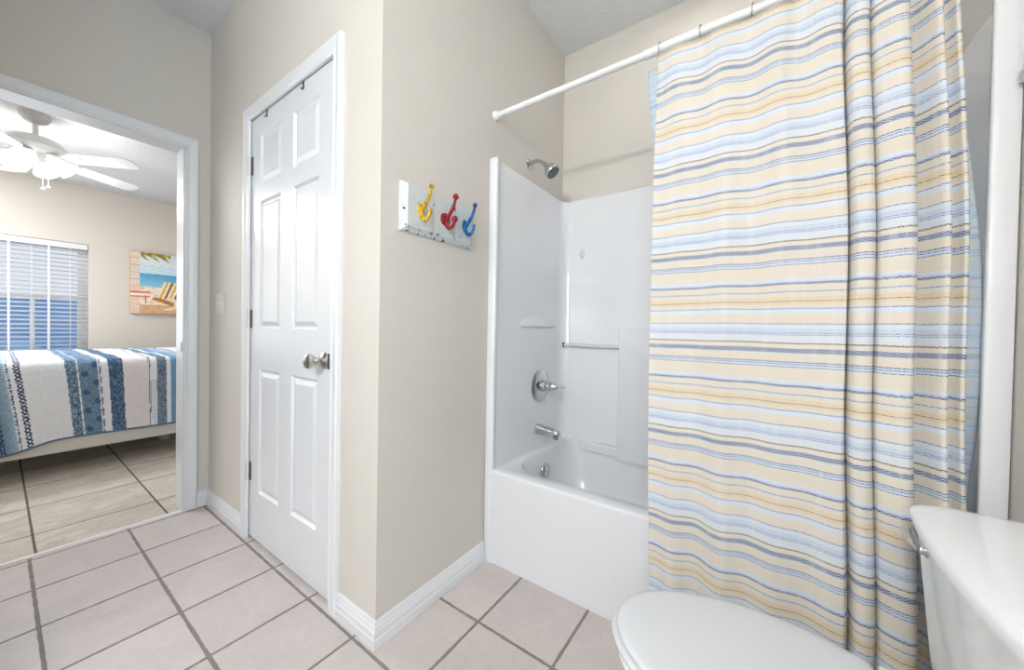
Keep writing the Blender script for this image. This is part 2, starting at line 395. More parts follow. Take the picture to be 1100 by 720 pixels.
b = bm_new(); add_lathe(b, [(0.0, 0), (0.033, 0.0), (0.033, 0.004), (0.028, 0.009), (0.017, 0.011), (0.0125, 0.014), (0.0125, 0.028), (0.014, 0.034), (0.022, 0.044), (0.027, 0.054), (0.0275, 0.061), (0.025, 0.067), (0.017, 0.071), (0, 0.072)], (-0.343, 0.004, 0.914), (0, -1, 0))
kb = obj('door_knob', b, 'satin_nickel', dr, True, 40); kb['label'] = 'satin nickel round door knob'
b = bm_new(); add_box(b, -0.2834, -0.2812, -0.0025, 0.024, 0.885, 0.945); add_box(b, -0.2845, -0.2755, -0.0165, -0.0128, 0.886, 0.944, 0.001)
lt_ = obj('latch_plate', b, 'dark_nickel', dr)
for zc in (1.812, 1.073, 0.330):
    b = bm_new(); add_tube(b, [(-1.0405, -0.006, zc-0.046), (-1.0405, -0.006, zc+0.046)], 0.0062, 10)
    for q in (-0.048, 0.048): add_ball(b, (-1.0405, -0.006, zc+q), 0.0045, 8)
    add_box(b, -1.0385, -1.016, 0.0015, 0.0045, zc-0.044, zc+0.044); add_box(b, -1.0445, -1.0425, -0.010, 0.002, zc-0.044, zc+0.044)
    h_ = obj('hinge', b, 'dark_nickel', dr); h_['label'] = 'dull nickel butt hinge'
for xc, lab in ((-0.867, 'thin metal strap hooked over the door top nearer the hinges'), (-0.526, 'thin metal strap hooked over the door top nearer the knob side')):
    b = bm_new(); add_box(b, xc-0.006, xc+0.006, 0.0015, 0.0035, 2.000, 2.0335, 0.0004); add_box(b, xc-0.006, xc+0.006, 0.0016, 0.030, 2.0305, 2.0335)
    add_tube(b, [(xc, 0.003, 2.003), (xc+0.002, -0.004, 1.996), (xc+0.003, -0.009, 2.000)], 0.0022, 6)
    tag(obj('over_door_hook', b, 'dark_nickel'), lab, 'hook', 'over the door hooks')

# ------------------------------------------------------------------ light switch
sw = thing('light_switch', 'almond double toggle switch plate on the wall between doorway and closet door', 'light switch', (-1.434, 0, 1.156))
b = bm_new(); add_box(b, -1.492, -1.376, -0.006, 0, 1.099, 1.213, 0.0025); obj('switch_plate', b, 'switch_plate', sw)
for xc in (-1.457, -1.411):
    b = bm_new(); sec = lambda y, h, zc: [(xc-h, y, zc-0.011), (xc+h, y, zc-0.011), (xc+h, y, zc+0.011), (xc-h, y, zc+0.011)]
    add_box(b, xc-0.005, xc+0.005, -0.008, -0.005, 1.144, 1.168)
    loft(b, [[(xc-0.0045, -0.006, 1.150), (xc+0.0045, -0.006, 1.150), (xc+0.0045, -0.006, 1.163), (xc-0.0045, -0.006, 1.163)], [(xc-0.0035, -0.019, 1.164), (xc+0.0035, -0.019, 1.164), (xc+0.0035, -0.018, 1.170), (xc-0.0035, -0.018, 1.170)]])
    obj('toggle', b, 'switch_plate', sw)
for xc in (-1.457, -1.411):
    for zc in (1.126, 1.186):
        b = bm_new(); add_lathe(b, [(0.0, 0), (0.003, 0), (0.0026, 0.001), (0, 0.0012)], (xc, -0.0058, zc), (0, -1, 0), 8); obj('screw', b, 'satin_nickel', sw)

# ------------------------------------------------------------------ tub and surround (one moulded unit)
tubt = thing('bathtub', 'white one-piece bathtub with moulded shower surround walls in the alcove', 'bathtub', (0.73, 0.9, 0))
TX0, TX1, TY0, TY1, ZR = 0.003, XR-0.003, LP, YB-0.003, 0.415
def rrect(x0, x1, y0, y1, z, r, n=8):
    pts = []
    for cx, cy, a0 in ((x1-r, y1-r, 0), (x0+r, y1-r, 90), (x0+r, y0+r, 180), (x1-r, y0+r, 270)):
        for i in range(n):
            a = math.radians(a0+90*i/(n-1)); pts.append((cx+r*math.cos(a), cy+r*math.sin(a), z))
    return pts
b = bm_new()
rings = [rrect(TX0+0.0, TX1, TY0+0.006, TY1, 0.0, 0.004), rrect(TX0, TX1, TY0+0.005, TY1, 0.05, 0.004), rrect(TX0, TX1, TY0+0.002, TY1, ZR-0.016, 0.004), rrect(TX0, TX1, TY0+0.001, TY1, ZR-0.010, 0.004),
         rrect(TX0+0.001, TX1-0.001, TY0+0.003, TY1, ZR-0.003, 0.005), rrect(TX0+0.004, TX1-0.004, TY0+0.009, TY1-0.001, ZR, 0.006),
         rrect(0.078, 1.385, 0.625, 1.214, ZR-0.001, 0.15), rrect(0.083, 1.38, 0.630, 1.211, ZR-0.005, 0.147), rrect(0.090, 1.36, 0.637, 1.207, ZR-0.025, 0.14),
         rrect(0.110, 1.29, 0.655, 1.190, 0.25, 0.13), rrect(0.14, 1.22, 0.68, 1.15, 0.12, 0.12), rrect(0.19, 1.15, 0.73, 1.10, 0.08, 0.1)]
loft(b, rings, True, True); obj('tub_basin', b, 'fiberglass', tubt, True, 50)
ZT = 1.806
# end walls and back wall as one moulded panel: plan section lofted up, with rounded inside corners
def plan(inner, y_front):
    """open U plan: inner offset from walls"""
    r = 0.055; n = 8; x0, x1, y1 = inner, XR-inner, YB-0.003-inner+0.003
    P = [(x0, y_front)]
    for i in range(n+1):
        a = math.radians(180-90*i/n); P.append((x0+r+r*math.cos(a), y1-r+r*math.sin(a)))
    for i in range(n+1):
        a = math.radians(90-90*i/n); P.append((x1-r+r*math.cos(a), y1-r+r*math.sin(a)))
    P.append((x1, y_front)); return P
def u_sheet(bm, levels, y_front):
    rows = []
    for z, inner in levels: rows.append([bm.verts.new((x, y, z)) for x, y in plan(inner, y_front)])
    for a, c in zip(rows, rows[1:]):
        for j in range(len(a)-1): bm.faces.new((a[j], a[j+1], c[j+1], c[j]))
    return rows
b = bm_new()
u_sheet(b, [(ZR-0.002, 0.036), (1.035, 0.034), (1.05, 0.030), (1.30, 0.029), (ZT-0.008, 0.029), (ZT-0.002, 0.026), (ZT, 0.020), (ZT, 0.002)], LP+0.03)
obj('surround_wall', b, 'fiberglass', tubt, True, 60)
# front flanges at both ends, standing on the floor beside the apron
FLP = [(0.0, LP+0.034), (0.0, LP+0.001), (0.001, LP), (0.037, LP), (0.041, LP+0.0015), (0.0425, LP+0.006), (0.040, LP+0.018), (0.033, LP+0.034)]
def flange(side):
    b = bm_new(); secs = []
    for z, s in ((0.0, 1), (ZT-0.012, 1), (ZT-0.003, 0.93), (ZT, 0.8)):
        secs.append([((0.003+x*s) if side == 0 else (XR-0.003-x*s), LP+0.016+(y-LP-0.016)*s, z) for x, y in FLP])
    loft(b, secs); return obj('surround_flange', b, 'fiberglass', tubt, True, 50)
flange(0); flange(1)
# moulded block with ledge on the right of the back wall, and its sill
b = bm_new()
def blk(y, ins): return None
bx0, bx1, by = 0.388, 1.12, 1.186
secs = []
for yv, g, r in ((YB-0.028, 0.0, 0.02), (by+0.012, 0.0, 0.02), (by+0.004, 0.003, 0.02), (by, 0.011, 0.016)):
    x0, x1, zt = bx0+g, bx1-g, 1.057-g
    pts = [(x0, yv, ZR-0.06), (x0, yv, zt-r)]
    for i in range(1, 5):
        a = math.radians(180-90*i/4); pts.append((x0+r+r*math.cos(a), yv, zt-r+r*math.sin(a)))
    for i in range(0, 9):      # the top edge drops away in a curve to the right
        t = i/8; pts.append((0.53+(x1-0.53)*t, yv, zt-0.12*t*t*(3-2*t)))
    pts.append((x1, yv, ZR-0.06)); secs.append(pts)
loft(b, secs); obj('moulded_ledge', b, 'fiberglass', tubt, True, 45)
b = bm_new(); add_box(b, 0.085, 0.400, 1.190, YB-0.030, ZR-0.05, ZR+0.002, 0.006, 3); obj('soap_sill', b, 'fiberglass', tubt)
# half-moon soap scoop on the end wall
b = bm_new(); A = []; Bt = []; N = 18
for i in range(N+1):
    t = i/N; y = 0.745+(1.150-0.745)*t; zz = 1.066 + 0.055*math.sin(math.pi*t)**0.8
    A.append(b.verts.new((0.0285, y, zz+0.001))); Bt.append((b.verts.new((0.0285+0.019*math.sin(math.pi*t)**0.5, y, 1.064)), b.verts.new((0.0285, y, 1.052))))
for i in range(N):
    b.faces.new((A[i], A[i+1], Bt[i+1][0], Bt[i][0])); b.faces.new((Bt[i][0], Bt[i+1][0], Bt[i+1][1], Bt[i][1]))
obj('soap_scoop', b, 'fiberglass', tubt, True, 40)
b = bm_new(); add_tube(b, [(0.058, 1.214, 0.957), (0.389, 1.214, 0.957)], 0.0105, 14)
gb = obj('grab_bar', b, 'plastic_white', tubt, True, 40)
b = bm_new(); add_box(b, 0.050, 0.058, 1.201, 1.2165, 0.944, 0.972, 0.002); e_ = obj('bar_end', b, 'dark_rubber', tubt); e_['label'] = 'dark end of the moulded grab bar in the corner'
b = bm_new(); add_ball(b, (0.150, YB-0.029, 1.485), 0.020, 16, (0.80, 0.4, 1.40)); obj('hole_plug', b, 'plastic_white', tubt, True)
b = bm_new(); add_lathe(b, [(0, 0), (0.036, 0), (0.036, 0.004), (0.031, 0.010), (0.015, 0.013), (0, 0.0135)], (0.110, 0.912, 0.318), (1, 0, 0.10)); add_lathe(b, [(0, 0), (0.006, 0), (0.006, 0.005), (0, 0.006)], (0.122, 0.912, 0.316), (1, 0, 0.1), 10)
op = obj('overflow_plate', b, 'chrome', tubt, True, 40); op['label'] = 'round chrome overflow plate'
# small clip on right flange
b = bm_new(); add_box(b, XR-0.010, XR-0.001, LP-0.026, LP-0.0015, 1.590, 1.616, 0.002); add_box(b, XR-0.014, XR-0.001, LP-0.030, LP-0.024, 1.588, 1.618, 0.0015)
tag(obj('plastic_clip', b, 'plastic_white'), 'small white plastic clip at the right edge of the shower surround', 'clip')

# ------------------------------------------------------------------ shower fittings
sv = thing('shower_valve', 'round chrome shower valve with pointed handle on the end wall above the tub spout', 'shower valve', (0.035, 0.972, 0.744))
b = bm_new(); add_lathe(b, [(0, 0), (0.088, 0), (0.088, 0.003), (0.083, 0.008), (0.060, 0.014), (0.035, 0.017), (0, 0.018)], (0.0355, 0.972, 0.744), (1, 0, 0), 36); obj('escutcheon', b, 'chrome', sv, True, 35)
b = bm_new(); add_lathe(b, [(0, 0.012), (0.030, 0.012), (0.029, 0.04), (0.024, 0.045), (0.023, 0.066), (0.019, 0.070), (0.017, 0.085), (0.009, 0.100), (0.0065, 0.104), (0, 0.105)], (0.0355, 0.972, 0.744), (1, 0.08, -0.02), 26); hb = obj('handle_hub', b, 'chrome', sv, True, 35)
b = bm_new(); add_tube(b, [(0.135, 0.980, 0.742), (0.165, 0.985, 0.743), (0.182, 0.988, 0.745)], [0.006, 0.0045, 0.003], 10); obj('handle_lever', b, 'chrome', sv, True, 40)
ts = thing('tub_spout', 'chrome tub spout projecting over the tub below the valve', 'faucet', (0.035, 0.952, 0.510))
b = bm_new(); secs = []
for x, hw, zt, zb in ((0.0368, 0.026, 0.540, 0.486), (0.050, 0.026, 0.540, 0.486), (0.10, 0.024, 0.534, 0.488), (0.145, 0.022, 0.528, 0.488), (0.162, 0.020, 0.522, 0.489), (0.168, 0.014, 0.514, 0.492)):
    zc, hz = (zt+zb)/2, (zt-zb)/2; secs.append([(x, 0.952+hw*math.copysign(abs(math.cos(a))**0.75, math.cos(a)), zc+hz*math.copysign(abs(math.sin(a))**0.75, math.sin(a))) for a in [2*math.pi*j/20 for j in range(20)]])
loft(b, secs); obj('spout_body', b, 'chrome', ts, True, 50)
b = bm_new(); add_lathe(b, [(0.012, 0.014), (0.017, 0.014), (0.0165, 0), (0.0115, 0)], (0.147, 0.952, 0.477), (0, 0, 1), 18, cap=False); obj('spout_outlet', b, 'chrome', ts, True, 50)
sh = thing('wall_shower', 'chrome shower head on a bent arm high on the end wall', 'shower head', (0.0, 0.880, 1.912))
b = bm_new(); add_lathe(b, [(0, 0), (0.028, 0), (0.027, 0.004), (0.018, 0.010), (0, 0.011)], (0.0005, 0.880, 1.905), (1, 0, 0)); obj('wall_flange', b, 'chrome', sh, True, 40)
b = bm_new(); add_tube(b, catmull([(0.004, 0.880, 1.905), (0.03, 0.882, 1.912), (0.055, 0.885, 1.910), (0.085, 0.889, 1.892), (0.098, 0.891, 1.880)], 6), 0.0095, 14); obj('shower_arm', b, 'chrome', sh, True, 40)
ax = Vector((0.66, 0.05, -0.75)).normalized()
b = bm_new(); add_lathe(b, [(0, -0.008), (0.013, -0.008), (0.014, 0.006), (0.018, 0.014), (0.031, 0.026), (0.0375, 0.040), (0.0385, 0.056), (0.036, 0.060)], (0.098, 0.891, 1.880), ax, 28, cap=True); obj('head_body', b, 'chrome', sh, True, 40)
b = bm_new(); add_lathe(b, [(0, 0.0595), (0.0345, 0.0595), (0.033, 0.063), (0.02, 0.0645), (0, 0.065)], (0.098, 0.891, 1.880), ax, 28); sf = obj('spray_plate', b, 'spray_face', sh, True, 40); sf['label'] = 'dark grey spray plate'

# ------------------------------------------------------------------ curtain rod, rings, curtain, liner
RY, RZ = 0.590, 2.010
rod = thing('curtain_rod', 'white tension rod across the top of the tub opening', 'curtain rod', (0.73, RY, RZ))
b = bm_new(); add_tube(b, [(0.010, RY, RZ), (0.66, RY, RZ)], 0.0125, 18); obj('rod_inner_tube', b, 'rod_white', rod, True, 40)
b = bm_new(); add_lathe(b, [(0.0128, 0), (0.0155, 0.002), (0.0158, XR-0.66-0.010), (0.0128, XR-0.66-0.008)], (0.655, RY, RZ), (1, 0, 0), 20); obj('rod_outer_tube', b, 'rod_white', rod, True, 40)
for x, d in ((0.0005, 1), (XR-0.0005, -1)):
    b = bm_new(); add_lathe(b, [(0, 0), (0.021, 0), (0.021, 0.006), (0.017, 0.011), (0.0165, 0.022), (0.013, 0.025), (0, 0.025)], (x, RY, RZ), (d, 0, 0), 20); obj('end_cap', b, 'rod_white', rod, True, 40)
RX = [0.708, 0.832, 0.970, 1.092]
NEAR = ['curtain hook nearest the left end of the striped curtain', 'second curtain hook from the left end of the striped curtain', 'third curtain hook from the left end of the striped curtain', 'fourth curtain hook from the left, cut by the top of the photo']
for x, lab in zip(RX, NEAR):
    r0 = thing('curtain_ring', 'metal '+lab, 'curtain ring', (x, RY, RZ), 'shower curtain hooks on the rod')
    b = bm_new(); pts = []
    for i in range(26):
        a = math.radians(-70+290*i/25); pts.append((x, RY-0.021*math.cos(a)*1.0, RZ+0.0205*math.sin(a)+0.001))
    pts += [(x, RY+0.016, RZ-0.024), (x, RY+0.004, RZ-0.040), (x, RY-0.010, RZ-0.056), (x, RY-0.016, RZ-0.050), (x, RY-0.017, RZ-0.040)]
    add_tube(b, pts, 0.0020, 8); obj('hook_wire', b, 'satin_nickel', r0, True)
    for dy, dz, rr in ((-0.017, -0.038, 0.0042), (-0.002, 0.0225, 0.0036)):
        b = bm_new(); add_ball(b, (x, RY+dy, RZ+dz), rr, 10); obj('roller_bead', b, 'satin_nickel', r0, True)

ZBOT, ZTOP = 0.132, 1.966
def smooth(t): t = min(1, max(0, t)); return t*t*(3-2*t)
def curtain_points(z):
    t = (z-ZBOT)/(ZTOP-ZBOT)
    tt = smooth((z-1.55)/(ZTOP-1.55)); tb = smooth((1.0-z)/0.8)
    y0 = 0.522 + 0.010*(t) + 0.022*tt
    amp = 0.013 + 0.010*tt + 0.010*tb
    ctl = []
    for i in range(0, 49):
        x = 0.712 + (1.183-0.712)*i/48
        ph = 2*math.pi*(x-0.708-0.02*(1-tt))/0.128
        y = y0 - amp*(0.5-0.5*math.cos(ph)) + 0.006*math.sin(x*31+z*1.7) * (1-tt) - 0.018*tb*smooth((x-0.8)/0.3)
        ctl.append((x, y))
    yb = y0 - 0.018*tb - 0.014
    ctl += [(1.1865, yb+0.004), (1.1905, yb+0.012), (1.1930, yb+0.040), (1.1955, yb+0.012), (1.2000, yb-0.010), (1.210, yb-0.020), (1.224, yb-0.020), (1.2345, yb-0.012), (1.2385, yb+0.000), (1.2400, yb+0.012), (1.2415, yb-0.002), (1.247, yb-0.014),
            (1.258, yb-0.022), (1.276, yb-0.030), (1.292, yb-0.030), (1.3015, yb-0.022), (1.304, yb-0.010), (1.302, yb+0.008), (1.299, yb+0.030), (1.304, yb+0.042), (1.315, yb+0.040), (1.331, yb+0.026), (1.347, yb+0.002), (1.358, yb-0.004),
            (1.3635, yb+0.018), (1.366, yb+0.030), (1.371, yb+0.030), (1.378, yb+0.018), (1.382, yb+0.006), (1.388, yb+0.008)]
    tip = smooth((z-1.75)/0.25)
    out = []
    for x, y in ctl:
        k_ = smooth((x-1.0)/0.2)
        x2 = x + k_*(-0.020*smooth((z-1.2)/0.65) + 0.014*smooth((0.9-z)/0.6)) + 0.018*smooth((0.9-z)/0.8)*(1-k_)*smooth((0.9-x)/0.2)
        out.append((x2, y))
    return out
def cloth(name, mat, pf, zs, parent, du=None, thick=0.0012, topf=None):
    rows = []; U = []
    for z in zs:
        p = pf(z); sp = catmull([(x, y, 0) for x, y in p], 3); rows.append(sp)
    n = len(rows[0]); ref = rows[len(rows)//2]; u = [0.0]
    for a, c in zip(ref, ref[1:]): u.append(u[-1]+(c-a).length)
    co = []; uv = []
    for z, r in zip(zs, rows):
        for j in range(n):
            zz = z
            if topf: zz = z + topf(r[j].x, z)
            co.append((r[j].x, r[j].y, zz)); uv.append((u[j], z))
    fc = [(i*n+j, i*n+j+1, (i+1)*n+j+1, (i+1)*n+j) for i in range(len(zs)-1) for j in range(n-1)]
    me = bpy.data.meshes.new(name); me.from_pydata(co, [], fc); l = me.uv_layers.new(name='UVMap')
    arr = np.array([uv[v] for f in fc for v in f], dtype=np.float32).ravel(); l.data.foreach_set('uv', arr)
    for p in me.polygons: p.use_smooth = True
    me.materials.append(MAT[mat]); o = bpy.data.objects.new(name, me); COL.objects.link(o)
    if parent:
        o.parent = parent; o.matrix_parent_inverse = Matrix.Translation(parent.location).inverted()
    if thick:
        m = o.modifiers.new('thickness', 'SOLIDIFY'); m.thickness = thick; m.offset = 0
    return o
zs = [ZBOT+(ZTOP-ZBOT)*i/90 for i in range(91)]
def sag(x, z):
    s = smooth((z-1.85)/0.11)
    if x > 1.15: return 0
    return -0.010*s*(0.5-0.5*math.cos(2*math.pi*(x-0.708)/0.128))
ct = thing('shower_curtain', 'woven cream shower curtain with blue and gold horizontal stripes, bunched at its right end', 'shower curtain', (1.05, 0.53, ZTOP))
cf = cloth('curtain_panel', 'curtain_fabric', curtain_points, zs, ct, topf=sag)
def hem_points(z):
    p = curtain_points(z)
    return [(x, y-0.0022) for x, y in p[:-2]]
zh = [ZBOT-0.003+0.028*i/4 for i in range(5)]
hm = cloth('bottom_hem', 'curtain_fabric', hem_points, zh, ct)
def liner_points(z):
    tt = smooth((z-1.4)/(ZTOP-1.4)); tl = smooth((0.6-z)/0.3)
    xr = 1.382 + 0.048*smooth((1.80-z)/0.75); xl = 0.664 + 0.066*smooth((1.98-z)/0.6)
    y0 = 0.576+0.034*tt+0.075*smooth((0.95-z)/0.45)
    return [(xl+(xr-xl)*i/40, y0+0.003*math.sin(i*1.9+z)) for i in range(41)]
zl = [0.36+(1.962-0.36)*i/60 for i in range(61)]
ln = thing('curtain_liner', 'pale blue liner hanging behind the striped curtain, peeking out at both sides', 'curtain liner', (1.05, 0.57, 1.96))
cloth('liner_sheet', 'liner_fabric', liner_points, zl, ln, thick=0.0006)

# ------------------------------------------------------------------ hook rack
hr = thing('hook_rack', 'distressed white board with yellow, red and blue coat hooks on the tan partition wall', 'hook rack', (0, 0.25, 1.455))
ys = [0.070, 0.2065, 0.3165, 0.4345]
for a, c in zip(ys, ys[1:]):
    b = bm_new(); first = a == ys[0]; last = c == ys[-1]
    la = 0.022 if first else 0.0015; lc = 0.022 if last else 0.0015
    z0, z1 = 1.374, 1.541; ch = 0.018
    loft(b, [[(0.0005, a+0.0005, z0), (0.0005, c-0.0005, z0), (0.0005, c-0.0005, z1), (0.0005, a+0.0005, z1)],
             [(0.006, a+0.0005, z0), (0.006, c-0.0005, z0), (0.006, c-0.0005, z1), (0.006, a+0.0005, z1)],
             [(0.021, a+la, z0+ch), (0.021, c-lc, z0+ch), (0.021, c-lc, z1-0.006), (0.021, a+la, z1-0.006)]])
    obj('board', b, 'distressed_board', hr)
for y, m, cl in ((0.147, 'yellow_enamel', 'yellow'), (0.266, 'red_enamel', 'red'), (0.374, 'blue_enamel', 'blue')):
    b = bm_new(); z = 1.458; big = cl == 'red'
    if big: add_lathe(b, [(0, 0), (0.025, 0), (0.024, 0.004), (0.017, 0.009), (0, 0.011)], (0.0205, y, z-0.002), (1, 0, 0), 22)
    else:
        add_ball(b, (0.0215, y, z), 0.020, 16, (0.22, 0.75, 1.25))
    add_tube(b, catmull([(0.022, y, z-0.012), (0.032, y, z+0.000), (0.046, y, z+0.016), (0.062, y, z+0.036), (0.070, y, z+0.056), (0.074, y, z+0.070)], 5), [0.0085-0.0035*i/25 for i in range(26)], 12)
    add_ball(b, (0.075, y, z+0.073), 0.0095 if not big else 0.0115, 14)
    add_tube(b, catmull([(0.023, y, z-0.006), (0.030, y, z-0.026), (0.044, y, z-0.038), (0.060, y, z-0.033), (0.068, y, z-0.020), (0.070, y, z-0.010)], 5), [0.0085-0.003*i/25 for i in range(26)], 12)
    add_ball(b, (0.0705, y, z-0.008), 0.0075 if not big else 0.0125, 14)
    h_ = obj('coat_hook', b, m, hr, True, 60); h_['label'] = cl + ' painted metal coat hook'

# ------------------------------------------------------------------ toilet
TY = 0.104
to = thing('toilet', 'white toilet with closed lid standing against the right wall', 'toilet', (1.1, TY, 0))
def egg(xf, xb, xm, w, wb, z, n=40, r=0.03, grow=0.0):
    """outline: elliptical front (towards -x), gently tapering back."""
    half = []
    for i in range(n+1):
        a = math.pi/2*i/n; half.append((xm-(xm-xf)*math.cos(a), w*math.sin(a)))
    for i in range(1, 10):
        t = i/10; half.append((xm+(xb-r-xm)*t, w-(w-wb)*t*t))
    for i in range(7):
        a = math.pi/2*i/6; half.append((xb-r+r*math.sin(a), wb-r+r*math.cos(a)))
    pts = [(x, TY+y, z) for x, y in half] + [(x, TY-y, z) for x, y in half[::-1][:-1] if True]
    return pts[:-0 or None]
def egg_slab(bm, xf, xb, xm, w, wb, levels):
    rings = []
    for z, g in levels:
        rings.append(egg(xf+g, xb-g, xm, w-g, wb-g, z))
    loft(bm, rings)
XF, XBK = 0.751, 1.205
b = bm_new()
bowl = [(0.0, 0.93, 1.40, 0.115, 0.10), (0.02, 0.93, 1.40, 0.115, 0.10), (0.06, 0.945, 1.39, 0.105, 0.09), (0.16, 0.925, 1.36, 0.11, 0.09), (0.25, 0.865, 1.34, 0.14, 0.11), (0.32, 0.790, 1.33, 0.165, 0.15), (0.365, 0.762, 1.33, 0.176, 0.168), (0.383, 0.760, 1.33, 0.176, 0.168), (0.388, 0.765, 1.325, 0.172, 0.164)]
loft(b, [egg(xf, xb, 1.05 if z > .2 else 1.08, w_, wb_, z) for z, xf, xb, w_, wb_ in bowl]); obj('bowl', b, 'porcelain', to, True, 60)
b = bm_new(); egg_slab(b, XF, 1.19, 1.05, 0.178, 0.156, [(0.3885, 0.006), (0.391, 0.001), (0.398, 0.0), (0.403, 0.003), (0.4045, 0.008)]); obj('seat', b, 'plastic_white', to, True, 60)
b = bm_new(); egg_slab(b, XF+0.010, XBK, 1.06, 0.176, 0.156, [(0.4055, 0.004), (0.407, 0.0015), (0.413, 0.0), (0.4185, 0.003), (0.4215, 0.009), (0.4235, 0.022), (0.426, 0.06), (0.427, 0.11)]); obj('lid', b, 'plastic_white', to, True, 60)
for s in (-1, 1):
    b = bm_new(); add_box(b, 1.208, 1.252, TY+s*0.128-0.018, TY+s*0.128+0.018, 0.3885, 0.424, 0.008, 3); obj('hinge_cap', b, 'plastic_white', to, True, 60)
# tank with tapering sides
def tank_ring(z, x0, x1, hw, r): return rrect(x0, x1, TY-hw, TY+hw, z, r, 6)
b = bm_new(); loft(b, [tank_ring(0.389, 1.300, 1.445, 0.195, 0.03), tank_ring(0.395, 1.291, 1.45, 0.203, 0.03), tank_ring(0.45, 1.285, 1.452, 0.211, 0.032), tank_ring(0.60, 1.274, 1.453, 0.222, 0.032), tank_ring(0.688, 1.268, 1.453, 0.228, 0.03)]); obj('tank', b, 'porcelain', to, True, 55)
def lid_ring(z, g):
    # bowed front edge
    x0, x1, hw, r = 1.246+g, 1.460-g*0.3, 0.248-g, 0.040; P = []
    for cx, cy, a0 in ((x1-0.01, hw-0.01, 0), ):
        P += [(x1, hw-0.012), (x1-0.012, hw)]
    for i in range(7):
        a = math.radians(90+90*i/6); P.append((x0+0.014+r+r*math.cos(a), hw-r+r*math.sin(a)))
    for i in range(1, 16):
        t = -1+2*i/16; y = -t*(hw-r); P.append((x0+0.014*(abs(t)**2.2), y))
    for i in range(7):
        a = math.radians(180+90*i/6); P.append((x0+0.014+r+r*math.cos(a), -hw+r+r*math.sin(a)))
    P += [(x1-0.012, -hw), (x1, -hw+0.012)]
    return [(x, TY+y, z) for x, y in P]
b = bm_new(); loft(b, [lid_ring(0.6885, 0.006), lid_ring(0.691, 0.001), lid_ring(0.704, 0.0), lid_ring(0.710, 0.003), lid_ring(0.714, 0.009), lid_ring(0.7185, 0.022), lid_ring(0.7205, 0.04)]); obj('tank_lid', b, 'porcelain', to, True, 40)
b = bm_new(); add_lathe(b, [(0, 0), (0.012, 0), (0.012, 0.005), (0.008, 0.008), (0.007, 0.014), (0, 0.014)], (1.2735, TY+0.154, 0.655), (-1, 0, 0), 16)
add_tube(b, [(1.260, TY+0.152, 0.654), (1.257, TY+0.160, 0.657), (1.256, TY+0.180, 0.663), (1.257, TY+0.203, 0.667)], [0.007, 0.009, 0.0095, 0.010], 10, flat=0.5)
lv = obj('flush_lever', b, 'chrome', to, True, 50); lv['label'] = 'chrome flush lever under the tank lid'

# ------------------------------------------------------------------ bedroom: bed and quilt
BXN, BXF = -2.905, -4.46; BYL, BYR = -1.75, 0.62; ZQ = 0.778
bed = thing('bed', 'white bed frame with mattress beneath the bedroom window', 'bed', (-3.68, -0.5, 0))
b = bm_new(); add_box(b, BXN-0.03, BXN, BYL, BYR, 0.148, 0.335, 0.006); add_box(b, BXF, BXF+0.03, BYL, BYR, 0.148, 0.335, 0.006); add_box(b, BXF+0.03, BXN-0.03, BYR-0.03, BYR, 0.148, 0.40, 0.004); add_box(b, BXF+0.03, BXN-0.03, BYL, BYL+0.03, 0.148, 0.40, 0.004); add_box(b, BXF+0.03, BXN-0.03, BYL+0.03, BYR-0.03, 0.20, 0.235)
obj('bed_frame', b, 'bed_white', bed)
for x in (-3.40, BXF+0.06):
    for y in (BYL+0.06, 0.165):
        b = bm_new(); add_box(b, x-0.03, x+0.03, y-0.03, y+0.03, 0.0, 0.1975, 0.004); obj('leg', b, 'bed_white', bed)
b = bm_new(); add_box(b, BXF+0.035, BXN-0.035, BYL+0.035, BYR-0.035, 0.237, 0.48, 0.03, 3); obj('box_spring', b, 'bed_white', bed, True, 50)
b = bm_new(); add_box(b, BXF+0.02, BXN-0.02, BYL+0.02, BYR-0.02, 0.482, ZQ-0.022, 0.05, 4); obj('mattress', b, 'bed_white', bed, True, 50)

